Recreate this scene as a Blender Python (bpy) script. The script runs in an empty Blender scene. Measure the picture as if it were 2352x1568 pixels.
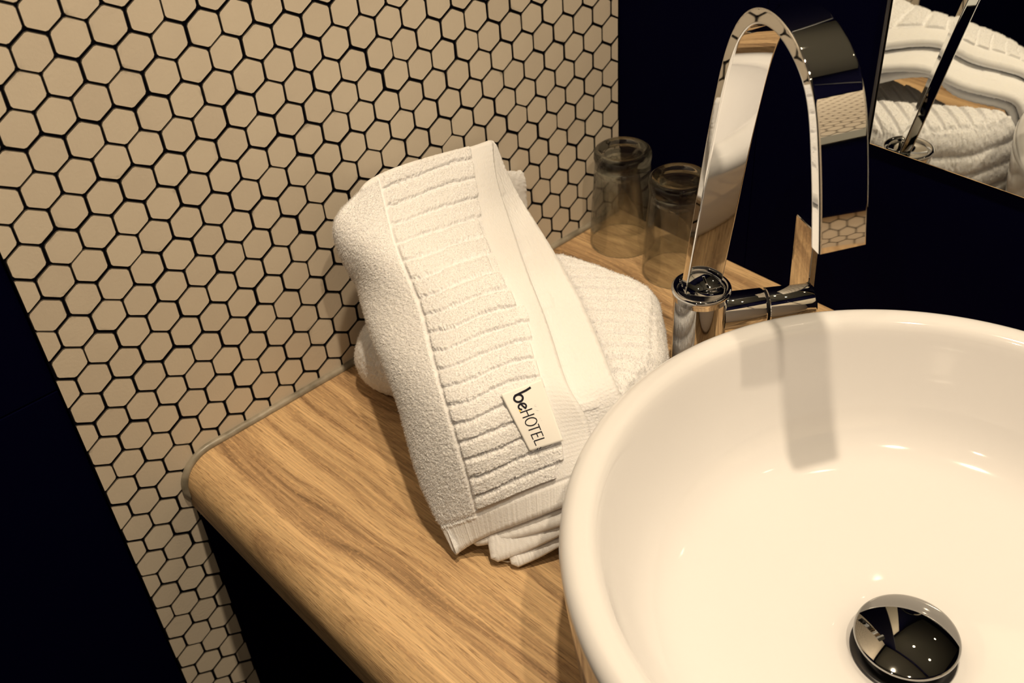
import bpy, bmesh, math, random
import numpy as np
from mathutils import Matrix, Vector

S = bpy.context.scene
COL = S.collection
rng = np.random.default_rng(7)
random.seed(7)

# ------------------------------------------------------------------ camera
cd = bpy.data.cameras.new('camera')
cam = bpy.data.objects.new('camera', cd)
COL.objects.link(cam)
CR = np.array([[0.6782218, 0.7322677, -0.0616381], [0.4233148, -0.4578759, -0.7817636], [-0.6006828, 0.5041168, -0.6205211]])            # rows: image right, image down, view direction
CC = np.array([0.68528, -0.14761, 0.38853])
CF = 2432.89
m = Matrix.Identity(4)
for i in range(3):
    m[i][0] = CR[0][i]; m[i][1] = -CR[1][i]; m[i][2] = -CR[2][i]; m[i][3] = CC[i]
cam.matrix_world = m
cd.sensor_width = 36.0
cd.lens = CF / 2352.0 * 36.0
cd.clip_start = 0.02
cd.dof.use_dof = True
cd.dof.focus_distance = 0.80
cd.dof.aperture_fstop = 10.0
S.camera = cam

# ------------------------------------------------------------------ world, lights, exposure
w = bpy.data.worlds.new('world'); S.world = w; w.use_nodes = True
w.node_tree.nodes['Background'].inputs[0].default_value = (0.002, 0.002, 0.006, 1)
w.node_tree.nodes['Background'].inputs[1].default_value = 1.0
S.view_settings.view_transform = 'Standard'
S.view_settings.look = 'None'
S.view_settings.gamma = 1.0
S.view_settings.use_curve_mapping = False
S.view_settings.exposure = 0.0
WARM = (1.0, 0.80, 0.545)

def downlight(name, x, y, z, power, size=0.05):
    d = bpy.data.lights.new(name, 'AREA')
    d.shape = 'DISK'; d.size = size; d.energy = power; d.color = WARM
    o = bpy.data.objects.new(name, d); COL.objects.link(o)
    o.location = (x, y, z)
    return o
CEIL = 1.47
downlight('ceiling_downlight', 0.49, 0.13, CEIL - 0.012, 17.5)
downlight('ceiling_downlight', 0.96, 0.13, CEIL - 0.012, 11.0)
downlight('ceiling_downlight', 0.71, -0.77, CEIL - 0.012, 4.2)

# ------------------------------------------------------------------ materials
def new_mat(name):
    mt = bpy.data.materials.new(name); mt.use_nodes = True
    nt = mt.node_tree
    return mt, nt, nt.nodes['Principled BSDF']
def N(nt, typ, **kw):
    n = nt.nodes.new(typ)
    for k, v in kw.items():
        setattr(n, k, v)
    return n
def L(nt, a, b): nt.links.new(a, b)
def simple(name, col, rough=0.5, metal=0.0, spec=0.5):
    mt, nt, b = new_mat(name)
    b.inputs['Base Color'].default_value = (*col, 1)
    b.inputs['Roughness'].default_value = rough
    b.inputs['Metallic'].default_value = metal
    b.inputs['Specular IOR Level'].default_value = spec
    return mt
def add_bump(nt, b, scale, strength, dist, coord='Object', detail=3):
    tc = N(nt, 'ShaderNodeTexCoord'); no = N(nt, 'ShaderNodeTexNoise')
    no.inputs['Scale'].default_value = scale; no.inputs['Detail'].default_value = detail
    L(nt, tc.outputs[coord], no.inputs['Vector'])
    bu = N(nt, 'ShaderNodeBump'); bu.inputs['Strength'].default_value = strength
    bu.inputs['Distance'].default_value = dist
    L(nt, no.outputs['Fac'], bu.inputs['Height']); L(nt, bu.outputs['Normal'], b.inputs['Normal'])
    return no

M = {}
NAVY = (0.0001, 0.0001, 0.0095)
M['black'] = simple('black_paint', NAVY, 0.75, 0, 0.03)
M['cabinet'] = simple('black_lacquer', (0.0012, 0.0004, 0.007), 0.5, 0, 0.0)
M['grout'] = simple('black_grout', (0.0035, 0.0035, 0.006), 0.9, 0, 0.0)
M['ceiling'] = simple('ceiling_paint', (0.30, 0.31, 0.29), 0.9, 0, 0.1)
M['floor'] = simple('floor_dark', (0.03, 0.025, 0.025), 0.5)
M['chrome'] = simple('chrome', (0.80, 0.81, 0.82), 0.025, 1.0)
M['plug_chrome'] = simple('smoky_chrome', (0.42, 0.42, 0.41), 0.03, 1.0)
M['dark_chrome'] = simple('dark_metal', (0.07, 0.07, 0.075), 0.3, 1.0)
M['dark'] = simple('dark_gap', (0.004, 0.004, 0.006), 0.6, 0, 0.2)
M['ink'] = simple('black_ink', (0.003, 0.003, 0.012), 0.6, 0, 0.2)
M['yellow'] = simple('yellow_thread', (0.85, 0.62, 0.02), 0.7)
M['satin'] = simple('white_satin', (0.88, 0.87, 0.86), 0.45, 0, 0.35)
M['mirror'] = simple('mirror_silver', (0.80, 0.82, 0.80), 0.004, 1.0)
M['thread'] = simple('white_thread', (0.85, 0.83, 0.80), 0.8)

# unglazed cream tile with smears of grout near some edges
def tile_mat(smear=True):
    mt, nt, b = new_mat('cream_tile')
    b.inputs['Roughness'].default_value = 0.55
    b.inputs['Specular IOR Level'].default_value = 0.25
    g = N(nt, 'ShaderNodeNewGeometry'); no = N(nt, 'ShaderNodeTexNoise')
    no.inputs['Scale'].default_value = 34; no.inputs['Detail'].default_value = 4
    L(nt, g.outputs['Position'], no.inputs['Vector'])
    oi = N(nt, 'ShaderNodeObjectInfo')
    mx = N(nt, 'ShaderNodeMix', data_type='RGBA')
    mx.inputs[6].default_value = (0.60, 0.530, 0.445, 1); mx.inputs[7].default_value = (0.655, 0.585, 0.490, 1)
    ad = N(nt, 'ShaderNodeMath', operation='ADD'); L(nt, no.outputs['Fac'], ad.inputs[0])
    mu = N(nt, 'ShaderNodeMath', operation='MULTIPLY_ADD'); L(nt, oi.outputs['Random'], mu.inputs[0])
    mu.inputs[1].default_value = 0.7; mu.inputs[2].default_value = -0.35
    L(nt, mu.outputs[0], ad.inputs[1]); ad.use_clamp = True
    L(nt, ad.outputs[0], mx.inputs[0])
    # smear: close to the tile's edge, broken up by noise, on some tiles only
    tc = N(nt, 'ShaderNodeTexCoord'); ln = N(nt, 'ShaderNodeVectorMath', operation='LENGTH')
    L(nt, tc.outputs['Object'], ln.inputs[0])
    n2 = N(nt, 'ShaderNodeTexNoise'); n2.inputs['Scale'].default_value = 150; n2.inputs['Detail'].default_value = 5
    L(nt, g.outputs['Position'], n2.inputs['Vector'])
    n3 = N(nt, 'ShaderNodeTexNoise'); n3.inputs['Scale'].default_value = 42; n3.inputs['Detail'].default_value = 2
    L(nt, g.outputs['Position'], n3.inputs['Vector'])
    mr = N(nt, 'ShaderNodeMapRange'); mr.inputs['From Min'].default_value = 0.0098; mr.inputs['From Max'].default_value = 0.0132
    L(nt, ln.outputs['Value'], mr.inputs['Value'])
    m3 = N(nt, 'ShaderNodeMapRange'); m3.inputs['From Min'].default_value = 0.57; m3.inputs['From Max'].default_value = 0.80
    L(nt, n3.outputs['Fac'], m3.inputs['Value'])
    m2 = N(nt, 'ShaderNodeMapRange'); m2.inputs['From Min'].default_value = 0.42; m2.inputs['From Max'].default_value = 0.62
    L(nt, n2.outputs['Fac'], m2.inputs['Value'])
    p1 = N(nt, 'ShaderNodeMath', operation='MULTIPLY'); L(nt, mr.outputs[0], p1.inputs[0]); L(nt, m3.outputs[0], p1.inputs[1])
    p2 = N(nt, 'ShaderNodeMath', operation='MULTIPLY'); L(nt, p1.outputs[0], p2.inputs[0]); L(nt, m2.outputs[0], p2.inputs[1])
    p2.use_clamp = True
    mx2 = N(nt, 'ShaderNodeMix', data_type='RGBA'); L(nt, p2.outputs[0], mx2.inputs[0]); L(nt, mx.outputs[2], mx2.inputs[6])
    mx2.inputs[7].default_value = (0.10, 0.085, 0.06, 1)
    L(nt, (mx2 if smear else mx).outputs[2], b.inputs['Base Color'])
    bu = N(nt, 'ShaderNodeBump'); bu.inputs['Strength'].default_value = 0.25; bu.inputs['Distance'].default_value = 0.0006
    n4 = N(nt, 'ShaderNodeTexNoise'); n4.inputs['Scale'].default_value = 420; n4.inputs['Detail'].default_value = 3
    L(nt, g.outputs['Position'], n4.inputs['Vector']); L(nt, n4.outputs['Fac'], bu.inputs['Height'])
    L(nt, bu.outputs['Normal'], b.inputs['Normal'])
    return mt
M['tile'] = tile_mat()
M['tile_plain'] = tile_mat(False)
M['tile_edge'] = simple('grout_stained_edge', (0.055, 0.046, 0.036), 0.8, 0, 0.1)

def wood_mat():
    mt, nt, b = new_mat('oak_laminate')
    tc = N(nt, 'ShaderNodeTexCoord')
    rot = N(nt, 'ShaderNodeMapping'); rot.inputs['Rotation'].default_value = (0, 0, math.radians(-3))
    L(nt, tc.outputs['Object'], rot.inputs['Vector'])
    def mapped(sc):
        mp = N(nt, 'ShaderNodeMapping'); mp.inputs['Scale'].default_value = sc; mp.inputs['Rotation'].default_value = (0, 0, 0)
        L(nt, rot.outputs[0], mp.inputs['Vector']); return mp.outputs[0]
    # wandering of the grain
    wa = N(nt, 'ShaderNodeTexNoise'); wa.inputs['Scale'].default_value = 1.0; wa.inputs['Detail'].default_value = 2
    L(nt, mapped((3.0, 9.0, 9.0)), wa.inputs['Vector'])
    sp = N(nt, 'ShaderNodeSeparateXYZ'); L(nt, rot.outputs[0], sp.inputs[0])
    yy = N(nt, 'ShaderNodeMath', operation='SUBTRACT'); L(nt, sp.outputs['Y'], yy.inputs[0]); L(nt, sp.outputs['Z'], yy.inputs[1])
    ma = N(nt, 'ShaderNodeMath', operation='MULTIPLY_ADD'); L(nt, wa.outputs['Fac'], ma.inputs[0])
    ma.inputs[1].default_value = 0.10; L(nt, yy.outputs[0], ma.inputs[2])
    cb = N(nt, 'ShaderNodeCombineXYZ'); L(nt, ma.outputs[0], cb.inputs[1])
    xs = N(nt, 'ShaderNodeMath', operation='MULTIPLY'); L(nt, sp.outputs['X'], xs.inputs[0]); xs.inputs[1].default_value = 0.035
    L(nt, xs.outputs[0], cb.inputs[0])
    g1 = N(nt, 'ShaderNodeTexNoise'); g1.inputs['Scale'].default_value = 95; g1.inputs['Detail'].default_value = 7; g1.inputs['Roughness'].default_value = 0.66
    L(nt, cb.outputs[0], g1.inputs['Vector'])
    g2 = N(nt, 'ShaderNodeTexNoise'); g2.inputs['Scale'].default_value = 11; g2.inputs['Detail'].default_value = 2
    L(nt, cb.outputs[0], g2.inputs['Vector'])
    av = N(nt, 'ShaderNodeMix', data_type='FLOAT'); av.inputs[0].default_value = 0.36
    L(nt, g1.outputs['Fac'], av.inputs[2]); L(nt, g2.outputs['Fac'], av.inputs[3])
    cr = N(nt, 'ShaderNodeValToRGB')
    e = cr.color_ramp.elements
    e[0].position = 0.36; e[0].color = (0.185, 0.114, 0.062, 1)
    e[1].position = 0.63; e[1].color = (0.71, 0.487, 0.265, 1)
    k = e.new(0.44); k.color = (0.37, 0.232, 0.124, 1)
    k = e.new(0.52); k.color = (0.57, 0.382, 0.205, 1)
    L(nt, av.outputs[0], cr.inputs[0])
    # close, fine lines along the grain
    f3 = N(nt, 'ShaderNodeTexNoise'); f3.inputs['Scale'].default_value = 1.0; f3.inputs['Detail'].default_value = 3; f3.inputs['Roughness'].default_value = 0.7
    L(nt, mapped((4, 620, 620)), f3.inputs['Vector'])
    r3 = N(nt, 'ShaderNodeMapRange'); r3.inputs['From Min'].default_value = 0.32; r3.inputs['From Max'].default_value = 0.68
    r3.inputs['To Min'].default_value = 0.70; r3.inputs['To Max'].default_value = 1.18
    L(nt, f3.outputs['Fac'], r3.inputs['Value'])
    vm = N(nt, 'ShaderNodeVectorMath', operation='SCALE'); L(nt, cr.outputs[0], vm.inputs[0]); L(nt, r3.outputs[0], vm.inputs['Scale'])
    # short dark pores
    po = N(nt, 'ShaderNodeTexNoise'); po.inputs['Scale'].default_value = 1.0; po.inputs['Detail'].default_value = 2
    L(nt, mapped((60, 1000, 1000)), po.inputs['Vector'])
    pr = N(nt, 'ShaderNodeMapRange'); pr.inputs['From Min'].default_value = 0.58; pr.inputs['From Max'].default_value = 0.67
    L(nt, po.outputs['Fac'], pr.inputs['Value'])
    pm = N(nt, 'ShaderNodeMath', operation='MULTIPLY'); L(nt, pr.outputs[0], pm.inputs[0]); pm.inputs[1].default_value = 0.50
    mx = N(nt, 'ShaderNodeMix', data_type='RGBA'); L(nt, pm.outputs[0], mx.inputs[0]); L(nt, vm.outputs[0], mx.inputs[6])
    mx.inputs[7].default_value = (0.16, 0.085, 0.04, 1)
    # small pale flecks
    fl = N(nt, 'ShaderNodeTexNoise'); fl.inputs['Scale'].default_value = 1.0; fl.inputs['Detail'].default_value = 1
    L(nt, mapped((220, 420, 420)), fl.inputs['Vector'])
    fr = N(nt, 'ShaderNodeMapRange'); fr.inputs['From Min'].default_value = 0.55; fr.inputs['From Max'].default_value = 0.75
    fr.inputs['To Max'].default_value = 0.35
    L(nt, fl.outputs['Fac'], fr.inputs['Value'])
    mx2 = N(nt, 'ShaderNodeMix', data_type='RGBA'); L(nt, fr.outputs[0], mx2.inputs[0]); L(nt, mx.outputs[2], mx2.inputs[6])
    mx2.inputs[7].default_value = (0.70, 0.44, 0.21, 1)
    L(nt, mx2.outputs[2], b.inputs['Base Color'])
    b.inputs['Roughness'].default_value = 0.52
    b.inputs['Specular IOR Level'].default_value = 0.3
    bu = N(nt, 'ShaderNodeBump'); bu.inputs['Strength'].default_value = 0.35; bu.inputs['Distance'].default_value = 0.0006
    L(nt, po.outputs['Fac'], bu.inputs['Height']); L(nt, bu.outputs['Normal'], b.inputs['Normal'])
    return mt
M['wood'] = wood_mat()

def towel_mat():
    mt, nt, b = new_mat('white_terry')
    b.inputs['Base Color'].default_value = (0.80, 0.80, 0.825, 1)
    b.inputs['Roughness'].default_value = 0.95
    b.inputs['Specular IOR Level'].default_value = 0.1
    b.inputs['Sheen Weight'].default_value = 0.15
    b.inputs['Subsurface Weight'].default_value = 0.35
    b.inputs['Subsurface Radius'].default_value = (1.0, 0.9, 0.75)
    b.inputs['Subsurface Scale'].default_value = 0.0022
    add_bump(nt, b, 1300, 0.3, 0.0006, detail=2)
    return mt
M['towel'] = towel_mat()
def pile_mat():
    mt, nt, b = new_mat('terry_loops')
    nt.nodes.remove(b)
    d = N(nt, 'ShaderNodeBsdfDiffuse'); d.inputs['Color'].default_value = (0.93, 0.93, 0.95, 1)
    t = N(nt, 'ShaderNodeBsdfTranslucent'); t.inputs['Color'].default_value = (0.93, 0.93, 0.95, 1)
    mx = N(nt, 'ShaderNodeMixShader'); mx.inputs[0].default_value = 0.45
    L(nt, d.outputs[0], mx.inputs[1]); L(nt, t.outputs[0], mx.inputs[2])
    L(nt, mx.outputs[0], nt.nodes['Material Output'].inputs['Surface'])
    return mt
M['pile'] = pile_mat()

def ceramic_mat():
    mt, nt, b = new_mat('white_ceramic')
    b.inputs['Base Color'].default_value = (0.72, 0.715, 0.74, 1)
    b.inputs['Roughness'].default_value = 0.06
    b.inputs['Specular IOR Level'].default_value = 0.5
    b.inputs['Coat Weight'].default_value = 0.2
    b.inputs['Coat Roughness'].default_value = 0.03
    return mt
M['ceramic'] = ceramic_mat()

def glass_mat(name, share):
    # share: how much of the light is bent like through solid glass; the rest passes as through a thin wall
    mt, nt, b = new_mat(name)
    nt.nodes.remove(b)
    gl = N(nt, 'ShaderNodeBsdfGlass'); gl.inputs['IOR'].default_value = 1.48; gl.inputs['Roughness'].default_value = 0.0
    gl.inputs['Color'].default_value = (0.96, 0.985, 0.965, 1)
    tr = N(nt, 'ShaderNodeBsdfTransparent'); tr.inputs['Color'].default_value = (0.985, 0.99, 0.983, 1)
    gs = N(nt, 'ShaderNodeBsdfGlossy'); gs.inputs['Roughness'].default_value = 0.01
    lw = N(nt, 'ShaderNodeLayerWeight'); lw.inputs['Blend'].default_value = 0.5
    pw = N(nt, 'ShaderNodeMath', operation='POWER'); L(nt, lw.outputs['Facing'], pw.inputs[0]); pw.inputs[1].default_value = 4.0
    fr = N(nt, 'ShaderNodeMath', operation='MULTIPLY_ADD'); L(nt, pw.outputs[0], fr.inputs[0])
    fr.inputs[1].default_value = 0.60; fr.inputs[2].default_value = 0.04
    m1 = N(nt, 'ShaderNodeMixShader'); L(nt, fr.outputs[0], m1.inputs[0]); L(nt, tr.outputs[0], m1.inputs[1]); L(nt, gs.outputs[0], m1.inputs[2])
    m2 = N(nt, 'ShaderNodeMixShader'); m2.inputs[0].default_value = share
    L(nt, m1.outputs[0], m2.inputs[1]); L(nt, gl.outputs[0], m2.inputs[2])
    L(nt, m2.outputs[0], nt.nodes['Material Output'].inputs['Surface'])
    return mt
M['glass'] = glass_mat('thin_clear_glass', 0.22)
M['glass_base'] = glass_mat('thick_clear_glass', 0.8)

def caulk_mat():
    mt, nt, b = new_mat('grey_sealant')
    no = add_bump(nt, b, 60, 0.4, 0.001)
    cr = N(nt, 'ShaderNodeValToRGB')
    cr.color_ramp.elements[0].position = 0.35; cr.color_ramp.elements[0].color = (0.17, 0.15, 0.115, 1)
    cr.color_ramp.elements[1].position = 0.7; cr.color_ramp.elements[1].color = (0.34, 0.30, 0.24, 1)
    L(nt, no.outputs['Fac'], cr.inputs[0]); L(nt, cr.outputs[0], b.inputs['Base Color'])
    b.inputs['Roughness'].default_value = 0.35
    return mt
M['caulk'] = caulk_mat()

# ------------------------------------------------------------------ helpers
def mesh_np(name, V, F, mat, parent=None, smooth=True, tris=None):
    """V: n x 3, F: k x 4 quads, tris: t x 3"""
    me = bpy.data.meshes.new(name)
    V = np.asarray(V, np.float32); F = np.asarray(F, np.int32).reshape(-1, 4)
    T = np.zeros((0, 3), np.int32) if tris is None else np.asarray(tris, np.int32).reshape(-1, 3)
    me.vertices.add(len(V)); me.vertices.foreach_set('co', V.ravel())
    nl = F.size + T.size
    me.loops.add(nl); me.loops.foreach_set('vertex_index', np.concatenate([F.ravel(), T.ravel()]))
    me.polygons.add(len(F) + len(T))
    ls = np.concatenate([np.arange(len(F)) * 4, F.size + np.arange(len(T)) * 3]).astype(np.int32)
    me.polygons.foreach_set('loop_start', ls)
    me.update(calc_edges=True); me.validate()
    me.polygons.foreach_set('use_smooth', np.full(len(me.polygons), smooth))
    me.materials.append(mat)
    o = bpy.data.objects.new(name, me); COL.objects.link(o)
    if parent: o.parent = parent
    return o
def mesh_bm(name, bm, mat, parent=None, smooth=False, angle=None):
    bmesh.ops.recalc_face_normals(bm, faces=bm.faces[:])
    me = bpy.data.meshes.new(name); bm.to_mesh(me); bm.free()
    for p in me.polygons: p.use_smooth = smooth
    if angle is not None:
        for p in me.polygons: p.use_smooth = True
        me.set_sharp_from_angle(angle=math.radians(angle))
    me.materials.append(mat)
    o = bpy.data.objects.new(name, me); COL.objects.link(o)
    if parent: o.parent = parent
    return o
def empty(name, label, cat, loc=(0, 0, 0), group=None):
    o = bpy.data.objects.new(name, None); COL.objects.link(o); o.location = loc
    o.empty_display_size = 0.05
    o['label'] = label; o['category'] = cat
    if group: o['group'] = group
    return o
def under(o, root):
    """parent keeping the world-space coordinates the mesh was written in"""
    o.parent = root
    o.matrix_parent_inverse = Matrix.Translation(root.location).inverted()
    return o
def box(bm, lo, hi):
    vs = [bm.verts.new((x, y, z)) for x in (lo[0], hi[0]) for y in (lo[1], hi[1]) for z in (lo[2], hi[2])]
    for f in ((0, 1, 3, 2), (4, 6, 7, 5), (0, 4, 5, 1), (2, 3, 7, 6), (0, 2, 6, 4), (1, 5, 7, 3)):
        bm.faces.new([vs[i] for i in f])
    return vs
def boxobj(name, lo, hi, mat, bevel=0, parent=None, seg=2):
    bm = bmesh.new(); box(bm, lo, hi)
    if bevel: bmesh.ops.bevel(bm, geom=bm.edges[:], offset=bevel, segments=seg, affect='EDGES', profile=0.5)
    return mesh_bm(name, bm, mat, parent)
def lathe(name, prof, seg, mat, centre, parent=None, axis=None, closed=False, angle=None):
    """prof: list of (r, h) turned about an axis through centre (default +z)"""
    prof = np.array(prof, float); n = len(prof)
    a = np.linspace(0, 2 * math.pi, seg, endpoint=False)
    ez = np.array([0, 0, 1.0]) if axis is None else np.array(axis, float) / np.linalg.norm(axis)
    ex = np.cross([0, 1, 0] if abs(ez[1]) < 0.9 else [1, 0, 0], ez); ex /= np.linalg.norm(ex); ey = np.cross(ez, ex)
    bm = bmesh.new(); rings = []
    for r, h in prof:
        if r < 1e-6:
            rings.append([bm.verts.new(np.array(centre) + ez * h)])
        else:
            rings.append([bm.verts.new(np.array(centre) + ez * h + ex * r * math.cos(t) + ey * r * math.sin(t)) for t in a])
    pairs = list(zip(rings[:-1], rings[1:])) + ([(rings[-1], rings[0])] if closed else [])
    for A, B in pairs:
        for i in range(seg):
            j = (i + 1) % seg
            if len(A) == 1 and len(B) == 1: continue
            if len(A) == 1: bm.faces.new((A[0], B[i], B[j]))
            elif len(B) == 1: bm.faces.new((A[i], B[0], A[j]))
            else: bm.faces.new((A[i], B[i], B[j], A[j]))
    return mesh_bm(name, bm, mat, parent, smooth=True, angle=angle)
def arc(cx, cz, r, a0, a1, n):
    return [(cx + r * math.cos(math.radians(a0 + (a1 - a0) * i / n)), cz + r * math.sin(math.radians(a0 + (a1 - a0) * i / n))) for i in range(n + 1)]
def spline(t, P, tq):
    """natural cubic spline through P (n x ...) at parameters t"""
    t = np.asarray(t, float); P = np.asarray(P, float); n = len(t); h = np.diff(t)
    sh = P.shape; Y = P.reshape(n, -1)
    A = np.zeros((n, n)); R = np.zeros_like(Y); A[0, 0] = A[-1, -1] = 1
    for i in range(1, n - 1):
        A[i, i - 1] = h[i - 1]; A[i, i] = 2 * (h[i - 1] + h[i]); A[i, i + 1] = h[i]
        R[i] = 6 * ((Y[i + 1] - Y[i]) / h[i] - (Y[i] - Y[i - 1]) / h[i - 1])
    Mm = np.linalg.solve(A, R)
    tq = np.asarray(tq, float); k = np.clip(np.searchsorted(t, tq) - 1, 0, n - 2)
    a = (t[k + 1] - tq)[:, None]; b = (tq - t[k])[:, None]; hh = h[k][:, None]
    out = Mm[k] * a ** 3 / (6 * hh) + Mm[k + 1] * b ** 3 / (6 * hh) + (Y[k] / hh - Mm[k] * hh / 6) * a + (Y[k + 1] / hh - Mm[k + 1] * hh / 6) * b
    return out.reshape((len(tq),) + sh[1:])
def tube(name, pts, r, mat, parent=None, seg=8):
    P = np.array(pts, float); n = len(P); T = np.gradient(P, axis=0); T /= np.linalg.norm(T, axis=1)[:, None]
    up = np.array([0.3, 0.2, 1.0]); V = []
    for i in range(n):
        a = np.cross(T[i], up); a /= np.linalg.norm(a); b = np.cross(T[i], a)
        for k in range(seg):
            t = 2 * math.pi * k / seg; V.append(P[i] + r * (a * math.cos(t) + b * math.sin(t)))
    F = [(i * seg + k, i * seg + (k + 1) % seg, (i + 1) * seg + (k + 1) % seg, (i + 1) * seg + k) for i in range(n - 1) for k in range(seg)]
    V += [P[0], P[-1]]
    T3 = [(n * seg, (k + 1) % seg, k) for k in range(seg)] + [(n * seg + 1, (n - 1) * seg + k, (n - 1) * seg + (k + 1) % seg) for k in range(seg)]
    return mesh_np(name, V, F, mat, parent, tris=T3)

# ------------------------------------------------------------------ room shell
ZC = -0.2305          # top of the worktop
YB = 0.5962           # back wall
XR = 1.44             # right wall
YF = -1.60
FL = ZC - 0.85
def struct(o): o['kind'] = 'structure'; return o
struct(boxobj('floor', (-0.10, YF - 0.1, FL - 0.1), (XR + 0.1, YB + 0.1, FL), M['floor']))
struct(boxobj('ceiling', (-0.10, YF - 0.1, CEIL), (XR + 0.1, YB + 0.1, CEIL + 0.1), M['ceiling']))
# black back wall of tall panels with hairline joints
wb = struct(boxobj('wall_back', (-0.10, YB + 0.004, FL), (XR + 0.1, YB + 0.1, CEIL), M['black']))
for x0, x1 in ((0.0, 0.1705), (0.1715, 0.80), (0.801, XR)):
    boxobj('panel', (x0, YB, ZC - 0.10), (x1, YB + 0.0045, CEIL), M['black'], 0.0004, wb)
struct(boxobj('wall_front', (-0.10, YF - 0.1, FL), (XR + 0.1, YF, CEIL), M['black']))
wl = struct(boxobj('wall_left', (-0.10, -0.0135, FL), (-0.00055, YB + 0.004, CEIL), M['grout']))
o = boxobj('black_panel', (-0.10, YF, -0.1085), (-0.004, -0.0140, CEIL), M['black'], 0.0006, wl)
o['label'] = 'plain black upper panel beside the tiles'
o = boxobj('black_panel', (-0.10, YF, FL), (-0.004, -0.0140, -0.1100), M['black'], 0.0006, wl)
o['label'] = 'plain black lower panel beside the tiles'
wr = struct(boxobj('wall_right', (XR + 0.0006, YF, FL), (XR + 0.1, YB + 0.004, CEIL), M['grout']))
boxobj('black_panel', (XR - 0.003, YF, 0.72), (XR + 0.0006, YB - 0.0005, CEIL), M['black'], 0.0005, wr)
boxobj('black_panel', (XR - 0.010, 0.33, -0.13), (XR + 0.0006, YB - 0.0005, 0.15), M['black'], 0.0006, wr)  # stands in for an unseen black wall-mounted object mirrored in the spout
boxobj('ledge', (XR - 0.020, 0.33, 0.152), (XR + 0.0006, YB - 0.0005, 0.185), M['ceiling'], 0.0010, wr)  # unseen pale slab on top of it, added for the spout's reflection

# hexagonal tiles, pointed end up
P = 0.026; RAD = (P - 0.0016) / math.sqrt(3)
def hexagon():
    pts = []
    for k in range(6):
        a = math.radians(90 + 60 * k)
        for s in (-1, 1):
            b = a + s * 0.075
            pts.append((RAD * 0.975 * math.cos(b), RAD * 0.975 * math.sin(b)))
    return pts
def clip(poly, axis, val, keep_less):
    out = []
    for i, p in enumerate(poly):
        q = poly[(i + 1) % len(poly)]
        ip = (p[axis] <= val) == keep_less; iq = (q[axis] <= val) == keep_less
        if ip: out.append(p)
        if ip != iq:
            t = (val - p[axis]) / (q[axis] - p[axis]); out.append(tuple(p[k] + t * (q[k] - p[k]) for k in (0, 1)))
    return out
def tile_geo(poly):
    """bevelled tile in its own plane: base ring, shoulder ring, flat top"""
    A = np.array(poly); c = A.mean(0); n = len(A)
    def inset(d):
        v = A - c; l = np.linalg.norm(v, axis=1)[:, None]
        return c + v * np.maximum(0.2, 1 - d / l)
    V = [(*p, -0.0016) for p in A] + [(*p, -0.00018) for p in A] + [(*p, 0.0) for p in inset(0.0006)]
    F = [(r * n + i, r * n + (i + 1) % n, (r + 1) * n + (i + 1) % n, (r + 1) * n + i) for r in range(2) for i in range(n)]
    return V, F, list(range(2 * n, 3 * n))
def tile_mesh(poly):
    V, F, top = tile_geo(poly)
    me = bpy.data.meshes.new('tile'); me.from_pydata(V, [], [*F, top]); me.update()
    for p in me.polygons: p.use_smooth = len(p.vertices) == 4
    me.materials.append(M['tile']); me.materials.append(M['tile_edge'])
    for p in me.polygons: p.material_index = 1 if len(p.vertices) == 4 and p.index < len(F) else 0
    return me
HEX = hexagon(); HEXME = tile_mesh(HEX)
FR = np.array([[0, 0, 1.0], [1, 0, 0], [0, 1, 0]])      # tile plane (u, v, n) -> world (y, z, x)
def project(p):
    q = CR @ (np.asarray(p) - CC)
    return 1176 + CF * q[0] / q[2], 784 + CF * q[1] / q[2], q[2]
YL, YR = -0.0132, 0.5950
cells = []
def hidden(u, v):       # roughly what stands in front of the wall
    pts = [(770, 500), (870, 410), (1130, 330), (1210, 400), (1290, 600), (1400, 900), (1290, 1260), (1040, 1260), (815, 880)]
    inside = False
    for i in range(len(pts)):
        (x1, y1), (x2, y2) = pts[i], pts[i - 1]
        if (y1 > v) != (y2 > v) and u < (x2 - x1) * (v - y1) / (y2 - y1) + x1: inside = not inside
    return inside
for j in range(-58, 38):
    z = -j * P * math.sqrt(3) / 2
    if z > CEIL - 0.02 or z < FL + 0.02: continue
    for i in range(-1, 24):
        y = (i + 0.5 * (j % 2)) * P
        if y < YL - 0.012 or y > YR + 0.012: continue
        if z < ZC - 0.02 and y > 0.085: continue          # behind the cabinet
        poly = HEX
        cut = False
        if y - 0.0125 < YL: poly = clip(poly, 0, YL - y, False); cut = True
        if y + 0.0125 > YR: poly = clip(poly, 0, YR - y, True); cut = True
        if len(poly) < 3 or max(p[0] for p in poly) - min(p[0] for p in poly) < 0.0025: continue
        u, v, d = project((0, y, z))
        vis = -40 < u < 1450 and -40 < v < 1610 and not hidden(u, v) and not (z < ZC - 0.012 and y > 0.06)
        share = (1 if vis else 0) * (max(p[0] for p in poly) - min(p[0] for p in poly)) / d ** 2
        cells.append((share, y, z, poly if cut else None))
cells.sort(key=lambda c: -c[0])
bigV, bigF, bigT = [], [], []
sm_bm = bmesh.new()
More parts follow.
